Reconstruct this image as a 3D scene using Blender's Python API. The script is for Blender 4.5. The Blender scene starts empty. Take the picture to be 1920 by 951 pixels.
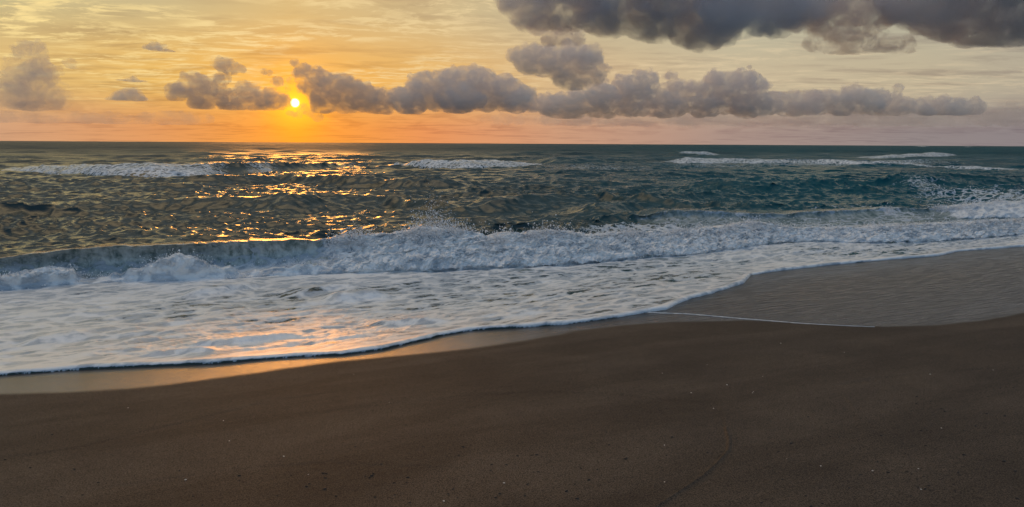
import bpy, math, random
import numpy as np
from mathutils import Matrix, Vector

random.seed(7)
RNG = np.random.default_rng(11)
sc = bpy.context.scene
COL = sc.collection
R = math.radians

# ------------------------------------------------------------------ camera
F = 1397.0                      # focal length in pixels of the 1920 px wide photograph
CAM_Z = 2.6                     # sea level is z = 0, the eye is 1.6 m above the sand
PITCH = math.atan((475.5 - 269.3) / F)
ROLL = R(0.30)
cam_d = bpy.data.cameras.new('camera')
cam = bpy.data.objects.new('camera', cam_d)
COL.objects.link(cam)
cam_d.sensor_width = 36.0
cam_d.lens = 36.0 * F / 1920.0
cam_d.clip_start = 0.05
cam_d.clip_end = 120000.0
CM = Matrix.Rotation(math.pi / 2 - PITCH, 4, 'X') @ Matrix.Rotation(ROLL, 4, 'Z')
cam.matrix_world = Matrix.Translation((0, 0, CAM_Z)) @ CM
sc.camera = cam
CM3 = np.array(CM.to_3x3())


def ray(px, py):
    d = CM3 @ np.array([(px - 960.0) / F, -(py - 475.5) / F, -1.0])
    return d / np.linalg.norm(d)


# ------------------------------------------------------------------ light, sky, exposure
SUN_DIR = ray(553, 193)
SUN_EL = math.asin(SUN_DIR[2])
SUN_AZ = math.atan2(SUN_DIR[0], SUN_DIR[1])
sd = bpy.data.lights.new('sun', 'SUN')
sd.energy = 0.45
sd.angle = R(11.0)
sd.color = (1.0, 0.37, 0.06)
sun = bpy.data.objects.new('sun', sd)
COL.objects.link(sun)
sun.rotation_mode = 'QUATERNION'
# lamp set wider and higher than the disc so waves don't shadow the foam
LAMP_DIR = ray(535, 118)
sun.rotation_quaternion = Vector(LAMP_DIR).to_track_quat('Z', 'Y')

sc.view_settings.view_transform = 'Standard'
sc.view_settings.look = 'None'
sc.view_settings.exposure = 0.0
sc.view_settings.gamma = 1.0
sc.cycles.max_bounces = 8
sc.cycles.diffuse_bounces = 2
sc.cycles.glossy_bounces = 3
sc.cycles.transmission_bounces = 2
sc.cycles.volume_bounces = 5
sc.cycles.transparent_max_bounces = 24
sc.cycles.sample_clamp_indirect = 4.0
sc.cycles.sample_clamp_direct = 30.0
sc.cycles.use_denoising = True
sc.cycles.use_adaptive_sampling = True
sc.cycles.adaptive_threshold = 0.02


def srgb(r, g, b):
    def f(c):
        c /= 255.0
        return c / 12.92 if c <= 0.04045 else ((c + 0.055) / 1.055) ** 2.4
    return (f(r), f(g), f(b), 1.0)


class NT:
    """small helper round a node tree"""
    def __init__(self, tree):
        self.t = tree
        tree.nodes.clear()

    def n(self, typ, **kw):
        nd = self.t.nodes.new(typ)
        for k, v in kw.items():
            setattr(nd, k, v)
        return nd

    def set(self, sock, val):
        if hasattr(val, 'is_output'):
            self.t.links.new(val, sock)
        else:
            sock.default_value = val

    def m(self, op, a, b=0.0, c=None, clamp=False):
        nd = self.n('ShaderNodeMath', operation=op, use_clamp=clamp)
        self.set(nd.inputs[0], a)
        self.set(nd.inputs[1], b)
        if c is not None:
            self.set(nd.inputs[2], c)
        return nd.outputs[0]

    def vm(self, op, a, b=(0, 0, 0)):
        nd = self.n('ShaderNodeVectorMath', operation=op)
        self.set(nd.inputs[0], a)
        self.set(nd.inputs[1], b)
        return nd.outputs['Value'] if op in ('DOT_PRODUCT', 'LENGTH') else nd.outputs[0]

    def mr(self, v, a, b, c=0.0, d=1.0, smooth=True):
        nd = self.n('ShaderNodeMapRange', interpolation_type='SMOOTHSTEP' if smooth else 'LINEAR')
        nd.clamp = True
        for i, x in enumerate((v, a, b, c, d)):
            self.set(nd.inputs[i], x)
        return nd.outputs[0]

    def mix(self, f, a, b, blend='MIX'):
        nd = self.n('ShaderNodeMix', data_type='RGBA', blend_type=blend)
        self.set(nd.inputs[0], f)
        self.set(nd.inputs[6], a)
        self.set(nd.inputs[7], b)
        return nd.outputs[2]

    def mixf(self, f, a, b):
        nd = self.n('ShaderNodeMix', data_type='FLOAT')
        self.set(nd.inputs[0], f)
        self.set(nd.inputs[2], a)
        self.set(nd.inputs[3], b)
        return nd.outputs[0]

    def ramp(self, v, stops):
        nd = self.n('ShaderNodeValToRGB')
        el = nd.color_ramp.elements
        while len(el) > 1:
            el.remove(el[-1])
        el[0].position = stops[0][0]
        el[0].color = stops[0][1]
        for p, c in stops[1:]:
            e = el.new(p)
            e.color = c
        self.set(nd.inputs[0], v)
        return nd.outputs[0]

    def noise(self, vec, scale, detail=4.0, rough=0.55, dist=0.0, lac=2.0, typ='FBM', dim='3D', w=None):
        nd = self.n('ShaderNodeTexNoise', noise_dimensions=dim, noise_type=typ)
        self.set(nd.inputs['Vector'], vec)
        nd.inputs['Scale'].default_value = scale
        nd.inputs['Detail'].default_value = detail
        nd.inputs['Roughness'].default_value = rough
        nd.inputs['Distortion'].default_value = dist
        nd.inputs['Lacunarity'].default_value = lac
        return nd.outputs[0]

    def xyz(self, x, y, z=0.0):
        nd = self.n('ShaderNodeCombineXYZ')
        self.set(nd.inputs[0], x)
        self.set(nd.inputs[1], y)
        self.set(nd.inputs[2], z)
        return nd.outputs[0]

    def mapping(self, vec, rot=(0, 0, 0), scale=(1, 1, 1), loc=(0, 0, 0)):
        nd = self.n('ShaderNodeMapping')
        self.set(nd.inputs[0], vec)
        nd.inputs['Location'].default_value = loc
        nd.inputs['Rotation'].default_value = rot
        nd.inputs['Scale'].default_value = scale
        return nd.outputs[0]


def build_world():
    w = bpy.data.worlds.new('World')
    sc.world = w
    w.use_nodes = True
    t = NT(w.node_tree)
    tc = t.n('ShaderNodeTexCoord')
    d = t.vm('NORMALIZE', tc.outputs['Generated'])
    sep = t.n('ShaderNodeSeparateXYZ')
    t.set(sep.inputs[0], d)
    x, y, z = sep.outputs
    az = t.m('ARCTAN2', x, y)                       # radians, 0 straight ahead, + to the right
    el = t.m('MULTIPLY', t.m('ARCSINE', z), 180 / math.pi)   # degrees
    azn = t.mr(az, R(-60), R(60), 0.0, 1.0, smooth=False)

    def ap(px):                                     # photo column -> ramp position
        return (math.degrees(math.atan((px - 960) / F)) + 60) / 120.0
    low = t.ramp(azn, [(0.0, srgb(150, 135, 140)), (ap(0), srgb(212, 162, 124)), (ap(300), srgb(230, 158, 98)),
                       (ap(560), srgb(255, 162, 48)), (ap(800), srgb(236, 152, 92)), (ap(1050), srgb(206, 156, 124)),
                       (ap(1350), srgb(172, 146, 134)), (ap(1700), srgb(148, 136, 134)), (1.0, srgb(110, 110, 125))])
    mid = t.ramp(azn, [(0.0, srgb(170, 165, 150)), (ap(0), srgb(224, 188, 124)), (ap(300), srgb(236, 188, 104)),
                       (ap(560), srgb(246, 184, 88)), (ap(800), srgb(236, 184, 106)), (ap(1050), srgb(214, 182, 138)),
                       (ap(1350), srgb(202, 184, 152)), (ap(1700), srgb(192, 178, 150)), (1.0, srgb(130, 135, 145))])
    top = t.ramp(azn, [(0.0, srgb(160, 160, 150)), (ap(0), srgb(196, 184, 140)), (ap(300), srgb(204, 186, 140)),
                       (ap(560), srgb(220, 188, 128)), (ap(800), srgb(212, 186, 138)), (ap(1050), srgb(198, 184, 150)),
                       (ap(1350), srgb(186, 184, 158)), (ap(1700), srgb(178, 178, 158)), (1.0, srgb(125, 135, 150))])
    c = t.mix(t.mr(el, 0.6, 4.2), low, mid)
    c = t.mix(t.mr(el, 4.5, 10.0), c, top)
    # high thin cloud, laid out on a high flat layer so that it converges to the horizon
    den = t.m('ADD', z, 0.045)
    pl = t.xyz(t.m('DIVIDE', x, den), t.m('DIVIDE', y, den))
    warp = t.n('ShaderNodeTexNoise')
    t.set(warp.inputs['Vector'], pl)
    warp.inputs['Scale'].default_value = 0.7
    warp.inputs['Detail'].default_value = 3
    wv = t.vm('SCALE', t.vm('SUBTRACT', warp.outputs['Color'], (0.5, 0.5, 0.5)))
    wv.node.inputs['Scale'].default_value = 0.7
    plw = t.vm('ADD', pl, wv)
    pm = t.mapping(plw, rot=(0, 0, R(12)), scale=(0.75, 1.5, 1.0), loc=(3.1, 1.7, 0))
    n1 = t.noise(pm, 1.5, 9, 0.64, 0.15)
    n2 = t.noise(t.mapping(plw, rot=(0, 0, R(-14)), scale=(1.1, 1.9, 1), loc=(9, 2, 4)), 3.4, 9, 0.66, 0.25)
    patch = t.noise(pl, 0.42, 3, 0.5, 0.2)
    veil = t.mr(n1, 0.44, 0.66)
    pat2 = t.noise(t.mapping(pl, loc=(4, 8, 2)), 0.8, 4, 0.6, 0.2)
    fil = t.m('MULTIPLY', t.mr(n2, 0.45, 0.60), t.mr(pat2, 0.38, 0.58))
    thick = t.m('MULTIPLY', veil, t.mr(patch, 0.35, 0.62))
    # the layer's thicker parts look greyer, its thin edges catch the light
    warm = t.mr(az, R(-45), R(22), 1.0, 0.25)
    grey = t.mix(1.0, c, (0.72, 0.69, 0.74, 1), 'MULTIPLY')
    c2 = t.mix(t.m('MULTIPLY', thick, 0.9), c, grey)
    edge = t.m('MULTIPLY', fil, t.m('SUBTRACT', 1.0, t.m('MULTIPLY', thick, 0.5)))
    edge = t.m('MULTIPLY', edge, t.mr(el, 1.8, 4.0))
    hi = t.mix(t.mr(az, R(-40), R(25)), (1.0, 0.76, 0.32, 1), (0.90, 0.70, 0.44, 1))
    c3 = t.mix(t.m('MULTIPLY', edge, t.m('MULTIPLY', warm, 1.0)), c2, hi)
    # low banded haze near the horizon
    hb = t.noise(t.xyz(t.m('MULTIPLY', az, 9.0), t.m('MULTIPLY', el, 0.7)), 2.2, 8, 0.6, 0.5)
    bank = t.m('MULTIPLY', t.mr(hb, 0.46, 0.62), t.m('MULTIPLY', t.mr(el, 0.4, 1.3), t.mr(el, 4.2, 1.8)))
    c3 = t.mix(t.m('MULTIPLY', bank, 0.65), c3, t.mix(1.0, c3, (0.80, 0.75, 0.78, 1), 'MULTIPLY'))
    # glow round the sun
    cs = t.vm('DOT_PRODUCT', d, tuple(SUN_DIR))
    ang = t.m('MULTIPLY', t.m('ARCCOSINE', t.m('MINIMUM', cs, 0.9999999)), 180 / math.pi)
    g1 = t.m('EXPONENT', t.m('MULTIPLY', ang, -1 / 2.6))
    g2 = t.m('EXPONENT', t.m('MULTIPLY', ang, -1 / 0.9))
    glow = t.mix(t.m('MULTIPLY', g1, 0.9, clamp=True), (0, 0, 0, 1), (0.30, 0.055, 0.0, 1))
    c4 = t.mix(1.0, c3, glow, 'ADD')
    # close to the sun blue light is taken out (deep orange)
    c4 = t.mix(t.mr(ang, 3.4, 0.3), c4, (1.0, 0.42, 0.015, 1))
    glow2 = t.mix(t.m('MULTIPLY', g2, 1.0, clamp=True), (0, 0, 0, 1), (1.6, 0.62, 0.04, 1))
    c4 = t.mix(1.0, c4, glow2, 'ADD')
    disc = t.mix(t.mr(ang, 0.36, 0.16), (0, 0, 0, 1), (6.0, 4.6, 2.0, 1))
    c4 = t.mix(1.0, c4, disc, 'ADD')
    # the rest of the dome: unseen sky shaped to light foam and waves, cool behind
    nish = t.n('ShaderNodeTexSky', sky_type='NISHITA', sun_disc=False)
    nish.sun_elevation = SUN_EL
    nish.sun_rotation = SUN_AZ
    nish.dust_density = 2.0
    nscaled = t.mix(1.0, nish.outputs[0], (0.10, 0.10, 0.10, 1), 'MULTIPLY')
    cool = t.mix(1.0, nscaled, (0.10, 0.19, 0.34, 1), 'ADD')
    # overhead, unseen: bright glow added to light the foam, golden left, grey right
    zen = t.mix(1.0, nscaled, t.mix(t.mr(x, -0.7, 0.6), (3.1, 2.2, 1.10, 1), (0.85, 0.82, 0.77, 1)), 'ADD')
    mid_sky = t.mix(t.mr(x, -0.5, 0.5), (0.22, 0.235, 0.24, 1), (0.12, 0.16, 0.20, 1))  # unseen dark band, added so wave facets reflect less light
    c5 = t.mix(t.mr(el, 13.0, 27.0), c4, mid_sky)
    c5 = t.mix(t.mr(el, 44.0, 68.0), c5, zen)
    c5 = t.mix(t.mr(y, 0.45, -0.35), c5, cool)
    below = t.mr(z, -0.02, -0.001)
    c6 = t.mix(below, (0.10, 0.10, 0.10, 1), c5)
    bg = t.n('ShaderNodeBackground')
    t.set(bg.inputs[0], c6)
    bg.inputs[1].default_value = 1.0
    out = t.n('ShaderNodeOutputWorld')
    t.set(out.inputs[0], bg.outputs[0])
    w.cycles.sampling_method = 'MANUAL'
    w.cycles.sample_map_resolution = 1024


build_world()

# ------------------------------------------------------------------ helpers
_perm = np.random.default_rng(3).permutation(256)
_perm = np.concatenate([_perm, _perm]).astype(np.int32)
_g = np.random.default_rng(5).normal(size=(256, 3))
_g = (_g / np.linalg.norm(_g, axis=1)[:, None]).astype(np.float32)


def pnoise(x, y, z=None):
    """gradient noise, about -0.7..0.7"""
    x = np.asarray(x, np.float32)
    y = np.asarray(y, np.float32)
    z = np.zeros_like(x) if z is None else np.broadcast_to(np.asarray(z, np.float32), x.shape)
    xf, yf, zf = np.floor(x), np.floor(y), np.floor(z)
    xi, yi, zi = xf.astype(np.int32) & 255, yf.astype(np.int32) & 255, zf.astype(np.int32) & 255
    fx, fy, fz = x - xf, y - yf, z - zf
    sx, sy, sz = [f * f * f * (f * (f * 6 - 15) + 10) for f in (fx, fy, fz)]
    res = 0
    for dx in (0, 1):
        wx = sx if dx else 1 - sx
        a = _perm[xi + dx]
        for dy in (0, 1):
            wy = sy if dy else 1 - sy
            b = _perm[(a + yi + dy) & 511]
            for dz in (0, 1):
                wz = sz if dz else 1 - sz
                g = _g[_perm[(b + zi + dz) & 511]]
                res = res + wx * wy * wz * (g[..., 0] * (fx - dx) + g[..., 1] * (fy - dy) + g[..., 2] * (fz - dz))
    return res


def fbm(x, y, z=None, octv=4, gain=0.5, billow=False):
    s, a, tot, f = 0, 1.0, 0, 1.0
    for i in range(octv):
        n = pnoise(x * f + 17.3 * i, y * f - 9.1 * i, None if z is None else z * f)
        s = s + a * (1.0 - 3.0 * np.abs(n) if billow else n * 1.6)
        tot += a
        a *= gain
        f *= 2.03
    return s / tot


def sstep(x, a, b):
    t = np.clip((x - a) / (b - a), 0, 1)
    return t * t * (3 - 2 * t)


SHORE = R(27)
CA, SA = math.cos(SHORE), math.sin(SHORE)


def uv_of(x, y):                # along the shore, seaward
    return x * CA + y * SA, -x * SA + y * CA


def xy_of(u, v):
    return u * CA - v * SA, u * SA + v * CA


def sand_z(x, y):
    u, v = uv_of(x, y)
    z = 1.0 - 0.098 * v - 0.012 * np.maximum(v - 11, 0)
    z = np.where(v < 0, 1.0 - 0.05 * v, z)
    z = np.minimum(z, 1.9)
    z = z + 0.16 * sstep(u, 3.0, 9.0) * sstep(v, 7.0, 9.5)
    z = z + 0.035 * pnoise(u * 0.16, v * 0.25) + 0.010 * pnoise(u * 0.7 + 5, v * 0.9)
    return z


def hit_plane(px, py, z):
    d = ray(px, py)
    k = (z - CAM_Z) / d[2]
    return d[0] * k, d[1] * k


def hit_sand(px, py):
    z = 0.5
    for i in range(25):
        x, y = hit_plane(px, py, z)
        z = 0.5 * z + 0.5 * float(sand_z(np.array([x]), np.array([y]))[0])
    return x, y


def curve_sand(pts):
    r = np.array([uv_of(*hit_sand(*p)) for p in pts])
    r = r[np.argsort(r[:, 0])]
    return lambda u: np.interp(u, r[:, 0], r[:, 1])


def curve_plane(pts, z):
    r = np.array([uv_of(*hit_plane(p[0], p[1], z)) for p in pts])
    r = r[np.argsort(r[:, 0])]
    return lambda u: np.interp(u, r[:, 0], r[:, 1]), (r[0, 0], r[-1, 0])


def make_mesh(name, verts, faces, mat=None, parent=None, normals=None, attrs=None, smooth=True):
    me = bpy.data.meshes.new(name)
    verts = np.ascontiguousarray(verts, np.float32)
    faces = np.ascontiguousarray(faces, np.int32)
    k = faces.shape[1]
    me.vertices.add(len(verts))
    me.vertices.foreach_set('co', verts.ravel())
    me.loops.add(faces.size)
    me.loops.foreach_set('vertex_index', faces.ravel())
    me.polygons.add(len(faces))
    me.polygons.foreach_set('loop_start', np.arange(0, faces.size, k, dtype=np.int32))
    me.polygons.foreach_set('loop_total', np.full(len(faces), k, np.int32))
    me.update(calc_edges=True)
    if smooth:
        me.polygons.foreach_set('use_smooth', np.ones(len(faces), bool))
    for an, av in (attrs or {}).items():
        a = me.attributes.new(an, 'FLOAT', 'POINT')
        a.data.foreach_set('value', np.ascontiguousarray(av, np.float32))
    if normals is not None:
        me.normals_split_custom_set_from_vertices(np.ascontiguousarray(normals, np.float32).tolist())
    o = bpy.data.objects.new(name, me)
    COL.objects.link(o)
    if mat:
        me.materials.append(mat)
    if parent:
        o.parent = parent
    return o


def tag(o, label=None, cat=None, group=None, kind=None):
    if label:
        o['label'] = label
    if cat:
        o['category'] = cat
    if group:
        o['group'] = group
    if kind:
        o['kind'] = kind
    return o


def material(name):
    m = bpy.data.materials.new(name)
    m.use_nodes = True
    t = NT(m.node_tree)
    out = t.n('ShaderNodeOutputMaterial')
    return m, t, out


def bsdf(t, out, **kw):
    b = t.n('ShaderNodeBsdfPrincipled')
    for k, v in kw.items():
        t.set(b.inputs[k.replace('_', ' ')], v)
    if out is not None:
        t.t.links.new(b.outputs[0], out.inputs[0])
    return b


def bump(t, h, strength, dist, nrm=None):
    b = t.n('ShaderNodeBump')
    b.inputs['Strength'].default_value = strength
    b.inputs['Distance'].default_value = dist
    t.set(b.inputs['Height'], h)
    if nrm is not None:
        t.set(b.inputs['Normal'], nrm)
    return b.outputs[0]


# ------------------------------------------------------------------ curves read off the photograph
EDGE = curve_sand([(-400, 745), (-150, 722), (0, 705), (120, 696), (260, 689), (400, 683), (553, 670), (640, 667), (720, 656), (780, 642),
                   (830, 630), (880, 621), (960, 616), (1060, 609), (1130, 600), (1190, 590), (1250, 580), (1290, 562),
                   (1340, 549), (1395, 532), (1408, 516), (1470, 507), (1560, 497), (1680, 486), (1760, 480), (1800, 471),
                   (1920, 462), (2050, 452), (2300, 440)])
WETL = curve_sand([(-500, 775), (-150, 745), (0, 740), (120, 737), (240, 730), (320, 722), (420, 708), (520, 694), (640, 678), (760, 667),
                   (880, 655), (980, 640), (1080, 622), (1160, 611), (1260, 604), (1400, 601), (1560, 608), (1660, 613),
                   (1760, 610), (1850, 600), (1920, 587), (2050, 560), (2300, 520)])

# ------------------------------------------------------------------ breakers
# columns: photo x, y of the foot, y of the crest, how broken (0 glassy .. 1 all foam)
NEAR = [(-700, 592, 522, 0.2), (-300, 566, 502, 0.2), (0, 545, 479, 0.10), (150, 534, 462, 0.05), (300, 526, 453, 0.08), (400, 521, 452, 0.05),
        (480, 519, 445, 0.05), (560, 517, 444, 0.2), (620, 515, 447, 0.5), (700, 512, 445, 0.9), (770, 510, 440, 1), (820, 509, 428, 1),
        (870, 506, 436, 1), (940, 503, 444, 1), (1040, 498, 436, 1), (1120, 492, 441, 1), (1220, 484, 438, 1), (1330, 474, 434, 1),
        (1400, 465, 424, 1), (1460, 457, 417, 1), (1520, 455, 428, 1), (1640, 457, 427, 1), (1760, 452, 422, 1),
        (1850, 446, 418, 1), (1920, 440, 413, 1), (2150, 424, 402, 1)]
RIGHT2 = [(1240, 420, 405, .1), (1300, 422, 396, 0.25), (1360, 422, 396, 0.25), (1430, 422, 397, 0.15), (1520, 420, 396, 0.1),
          (1600, 417, 392, 0.25), (1680, 415, 388, 0.45), (1735, 412, 384, 0.5), (1765, 411, 386, 0.2), (1800, 411, 386, 0.6), (1860, 410, 382, 0.9),
          (1920, 408, 379, 0.9), (2150, 400, 372, 1)]
LEFTFAR = [(15, 322, 317, 1), (60, 324.5, 313, 1), (110, 328, 311, 1), (200, 332.5, 309, 1), (300, 333, 308, 1), (380, 331, 306, 0.9),
           (412, 329, 305, 0.55), (440, 328, 305, 0.35), (480, 326, 305, 0.5), (510, 324, 305, 0.6), (545, 323, 305, 0.3), (620, 318, 306, 0.0), (660, 314, 308, 0)]
MIDFAR = [(745, 314, 311.5, 1), (765, 314.8, 306, 1), (800, 316.2, 303, 1), (840, 317, 301.5, 1), (900, 317, 301, 1), (950, 315, 302, 1), (990, 312, 305, 1), (1030, 310, 308.5, 0.6)]
FARR1 = [(1278, 292, 290, 1), (1295, 292, 284, 1), (1340, 292, 285, 1), (1355, 291, 288, 0.4), (1375, 291, 290, 0)]
FARR2 = [(1285, 307, 303, 1), (1310, 307.3, 297, 1), (1370, 306.5, 298, 1), (1470, 307.5, 300, .8), (1640, 312, 301, 0.9), (1700, 313.5, 303, 1), (1775, 315, 310, 1)]
FARR3 = [(1640, 298, 296, 1), (1690, 298, 292, 1), (1730, 296, 289, 1), (1775, 294, 287, 1), (1797, 293, 288, 1), (1812, 293, 291, 0)]
FARR4 = [(1800, 318, 315, 1), (1830, 319, 312, 1), (1875, 319.5, 312.5, 1), (1890, 320, 314, .5), (1925, 321, 316.5, 1), (2100, 324, 319, .6)]


class Breaker:
    def __init__(self, cols, width, back, lump, shear):
        rows = []
        for px, yb, yc, br in cols:
            x, y = hit_plane(px, yb, 0.02)
            u, v = uv_of(x, y)
            for k in range(200):                     # the foot may not double back along the shore
                if not rows or u > rows[-1][0] + 0.4 * (px - rows[-1][4]) / F * math.hypot(x, y):
                    break
                yb -= 0.1
                x, y = hit_plane(px, yb, 0.02)
                u, v = uv_of(x, y)
            d = ray(px, yc)
            # the crest stands `width` further out (towards the sea) in the same column
            dx, dy = d[0] / math.hypot(d[0], d[1]), d[1] / math.hypot(d[0], d[1])
            dv = -dx * SA + dy * CA
            r = math.hypot(x, y) + width / max(dv, 0.35)
            zc = CAM_Z + d[2] / math.hypot(d[0], d[1]) * r
            rows.append((u, v, max(zc, 0.0), br, px))
        rows = np.array(rows)
        self.U, self.V, self.A, self.B, _ = rows.T
        self.w, self.back, self.lump, self.shear = width, back, lump, shear
        self.u0, self.u1 = self.U[0], self.U[-1]

    def vb(self, u):
        return np.interp(u, self.U, self.V)

    def amp(self, u, soft=0.0):
        a = np.interp(u, self.U, self.A)
        fade = max(0.3, 0.02 * (self.u1 - self.u0))
        if soft:
            a = a * sstep(u, self.u0 - soft, self.u0 + soft * .2) * sstep(-u, -self.u1 - soft, -self.u1 + soft * .2)
        return a

    def br(self, u):
        return np.interp(u, self.U, self.B)


B_NEAR = Breaker(NEAR, 0.95, 1.5, 0.16, 0.55)
B_R2 = Breaker(RIGHT2, 1.2, 1.8, 0.14, 0.30)
B_LF = Breaker(LEFTFAR, 2.6, 3.0, 0.28, 0.2)
B_MF = Breaker(MIDFAR, 2.6, 3.0, 0.28, 0.2)
B_F1 = Breaker(FARR1, 3.0, 3.0, 0.30, 0.1)
B_F2 = Breaker(FARR2, 3.0, 3.0, 0.30, 0.1)
B_F3 = Breaker(FARR3, 3.0, 3.0, 0.30, 0.1)
B_F4 = Breaker(FARR4, 2.6, 3.0, 0.28, 0.1)
BREAKERS = [B_NEAR, B_R2, B_LF, B_MF, B_F1, B_F2, B_F3, B_F4]

# ------------------------------------------------------------------ water grid
th = np.concatenate([np.arange(-70, -37, 0.5), np.arange(-37, 37, 0.082), np.arange(37, 52.1, 0.4)])
th = np.radians(th)
C = len(th)


def radius_of(vfun, t, lo=4.0):
    """distance along azimuth t at which v = vfun(u)"""
    r = np.full_like(t, 12.0)
    c = np.cos(t + SHORE)
    for i in range(60):
        u, v = uv_of(r * np.sin(t), r * np.cos(t))
        target = vfun(u) / np.maximum(c, 0.12)
        r = 0.7 * r + 0.3 * target
    return r


re_ = radius_of(EDGE, th)
rb_ = radius_of(B_NEAR.vb, th)
rb_ = np.maximum(rb_, re_ + 1.0)
cosf = np.maximum(np.cos(th + SHORE), 0.3)
rc_ = rb_ + B_NEAR.w / cosf
segs = []


def lin(a, b, n, log=False):
    f = np.linspace(0, 1, n, endpoint=False)[:, None]
    return np.exp(np.log(a)[None] * (1 - f) + np.log(b)[None] * f) if log else a[None] * (1 - f) + b[None] * f


k1 = re_ - 0.16
k2 = re_ + 0.24
k3 = rb_ - 0.25 / cosf
k4 = rc_ + 0.35 / cosf
k5 = np.maximum(np.full_like(th, 130.0), k4 * 1.5)
k6 = k5 * 8
k7 = np.full_like(th, 45000.0)
RR = np.concatenate([lin(k1, k2, 66), lin(k2, k3, 140), lin(k3, k4, 230), lin(k4, k5, 520, True), lin(k5, k6, 330, True),
                     lin(k6, k7, 40, True), k7[None]])
NR = RR.shape[0]
TH = np.broadcast_to(th, RR.shape)
X = RR * np.sin(TH)
Y = RR * np.cos(TH)
U, V = uv_of(X, Y)
DR = np.gradient(RR, axis=0)
DT = RR * np.gradient(th)[None]
RES = np.maximum(np.abs(DR) * 0.8, np.minimum(DT, 4.0))

# wind chop and swell, made of many small trains
Z = np.zeros_like(X)
DX = np.zeros_like(X)
DY = np.zeros_like(X)
rs = np.random.default_rng(21)
NW = 120
lam = np.exp(rs.uniform(math.log(0.30), math.log(9.0), NW))
lam[:10] = rs.uniform(9, 24, 10)
dirs = math.pi / 2 + SHORE + rs.normal(0, 1, NW) * np.interp(lam, [0.3, 1.0, 2.5, 5.0], [0.85, 0.60, 0.34, 0.20]) + math.pi     # travelling shoreward
for i in range(NW):
    L = lam[i]
    k = 2 * math.pi / L
    kx, ky = math.cos(dirs[i]) * k, math.sin(dirs[i]) * k
    a = 0.0090 * L ** 0.58 * rs.uniform(0.5, 1.3) * (1.0 if i >= 10 else 1.6 * sstep(RR, 60, 140))
    fade = 1.0 - sstep(RES, L * 0.22, L * 0.45)
    ph = kx * X + ky * Y + rs.uniform(0, 6.28)
    e = a * fade
    Z += e * np.cos(ph)
    q = 0.95 * e
    DX -= q * math.cos(dirs[i]) * np.sin(ph)
    DY -= q * math.sin(dirs[i]) * np.sin(ph)
group = 0.55 + 0.9 * np.clip(0.5 + fbm(U * 0.05, V * 0.11, octv=2), 0, 1)
rip = fbm(U * 0.55 + 0.2 * V, V * 1.15, octv=5, gain=0.6, billow=True) * (1 - sstep(RES, 0.14, 0.6))
chop = sstep(V, 15.0, 19.0) * group
chop = chop + 0.05 * sstep(V, 11, 14)
Z = Z * chop + 0.055 * rip * chop
DX *= chop
DY *= chop


def ridge(pts, h, wf, wb):
    """a low unbroken swell whose crest runs through the photo points"""
    global Z
    f, (ua, ub) = curve_plane(pts, h * 0.6)
    soft = 0.2 * (ub - ua)
    a = 1.35 * h * sstep(U, ua - soft * .5, ua + soft) * sstep(-U, -ub - soft * .5, -ub + soft)
    d = V - f(U)
    w = np.where(d < 0, wf, wb)
    wig = 1 + 0.35 * fbm(U * 0.25, V * 0.1, octv=2)
    Z += a * wig * np.exp(-(d / w) ** 2)


ridge([(300, 347), (420, 341), (520, 336), (640, 342), (760, 345), (900, 345)], 0.42, 1.5, 3.0)
ridge([(-300, 402), (0, 396), (150, 390), (300, 384), (420, 386), (600, 384)], 0.30, 1.1, 2.2)
ridge([(500, 392), (600, 381), (700, 378), (800, 386), (880, 392)], 0.30, 1.0, 2.0)
ridge([(880, 388), (1000, 380), (1100, 376), (1200, 383), (1280, 388)], 0.36, 1.0, 2.0)
ridge([(1090, 400), (1180, 389), (1300, 386), (1420, 392)], 0.34, 0.9, 2.0)
ridge([(1330, 350), (1450, 344), (1560, 345), (1680, 352)], 0.42, 1.5, 2.5)
ridge([(1020, 303), (1120, 301), (1180, 303)], 0.5, 3, 4)
ridge([(1180, 292), (1260, 290), (1300, 293)], 0.6, 3, 4)
ridge([(1680, 345), (1800, 340), (1950, 338)], 0.3, 1.5, 2.5)
ridge([(-200, 352), (0, 350), (130, 347), (260, 352)], 0.25, 1.5, 2.5)

FOAM = np.zeros_like(X)          # foam cover 0..1
LUMP = np.zeros_like(X)          # turbulent relief, metres
PART = np.zeros(X.shape, np.int8)
BACKLIT = np.zeros_like(X)  # pale wave face, painted in for light coming through the water

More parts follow.
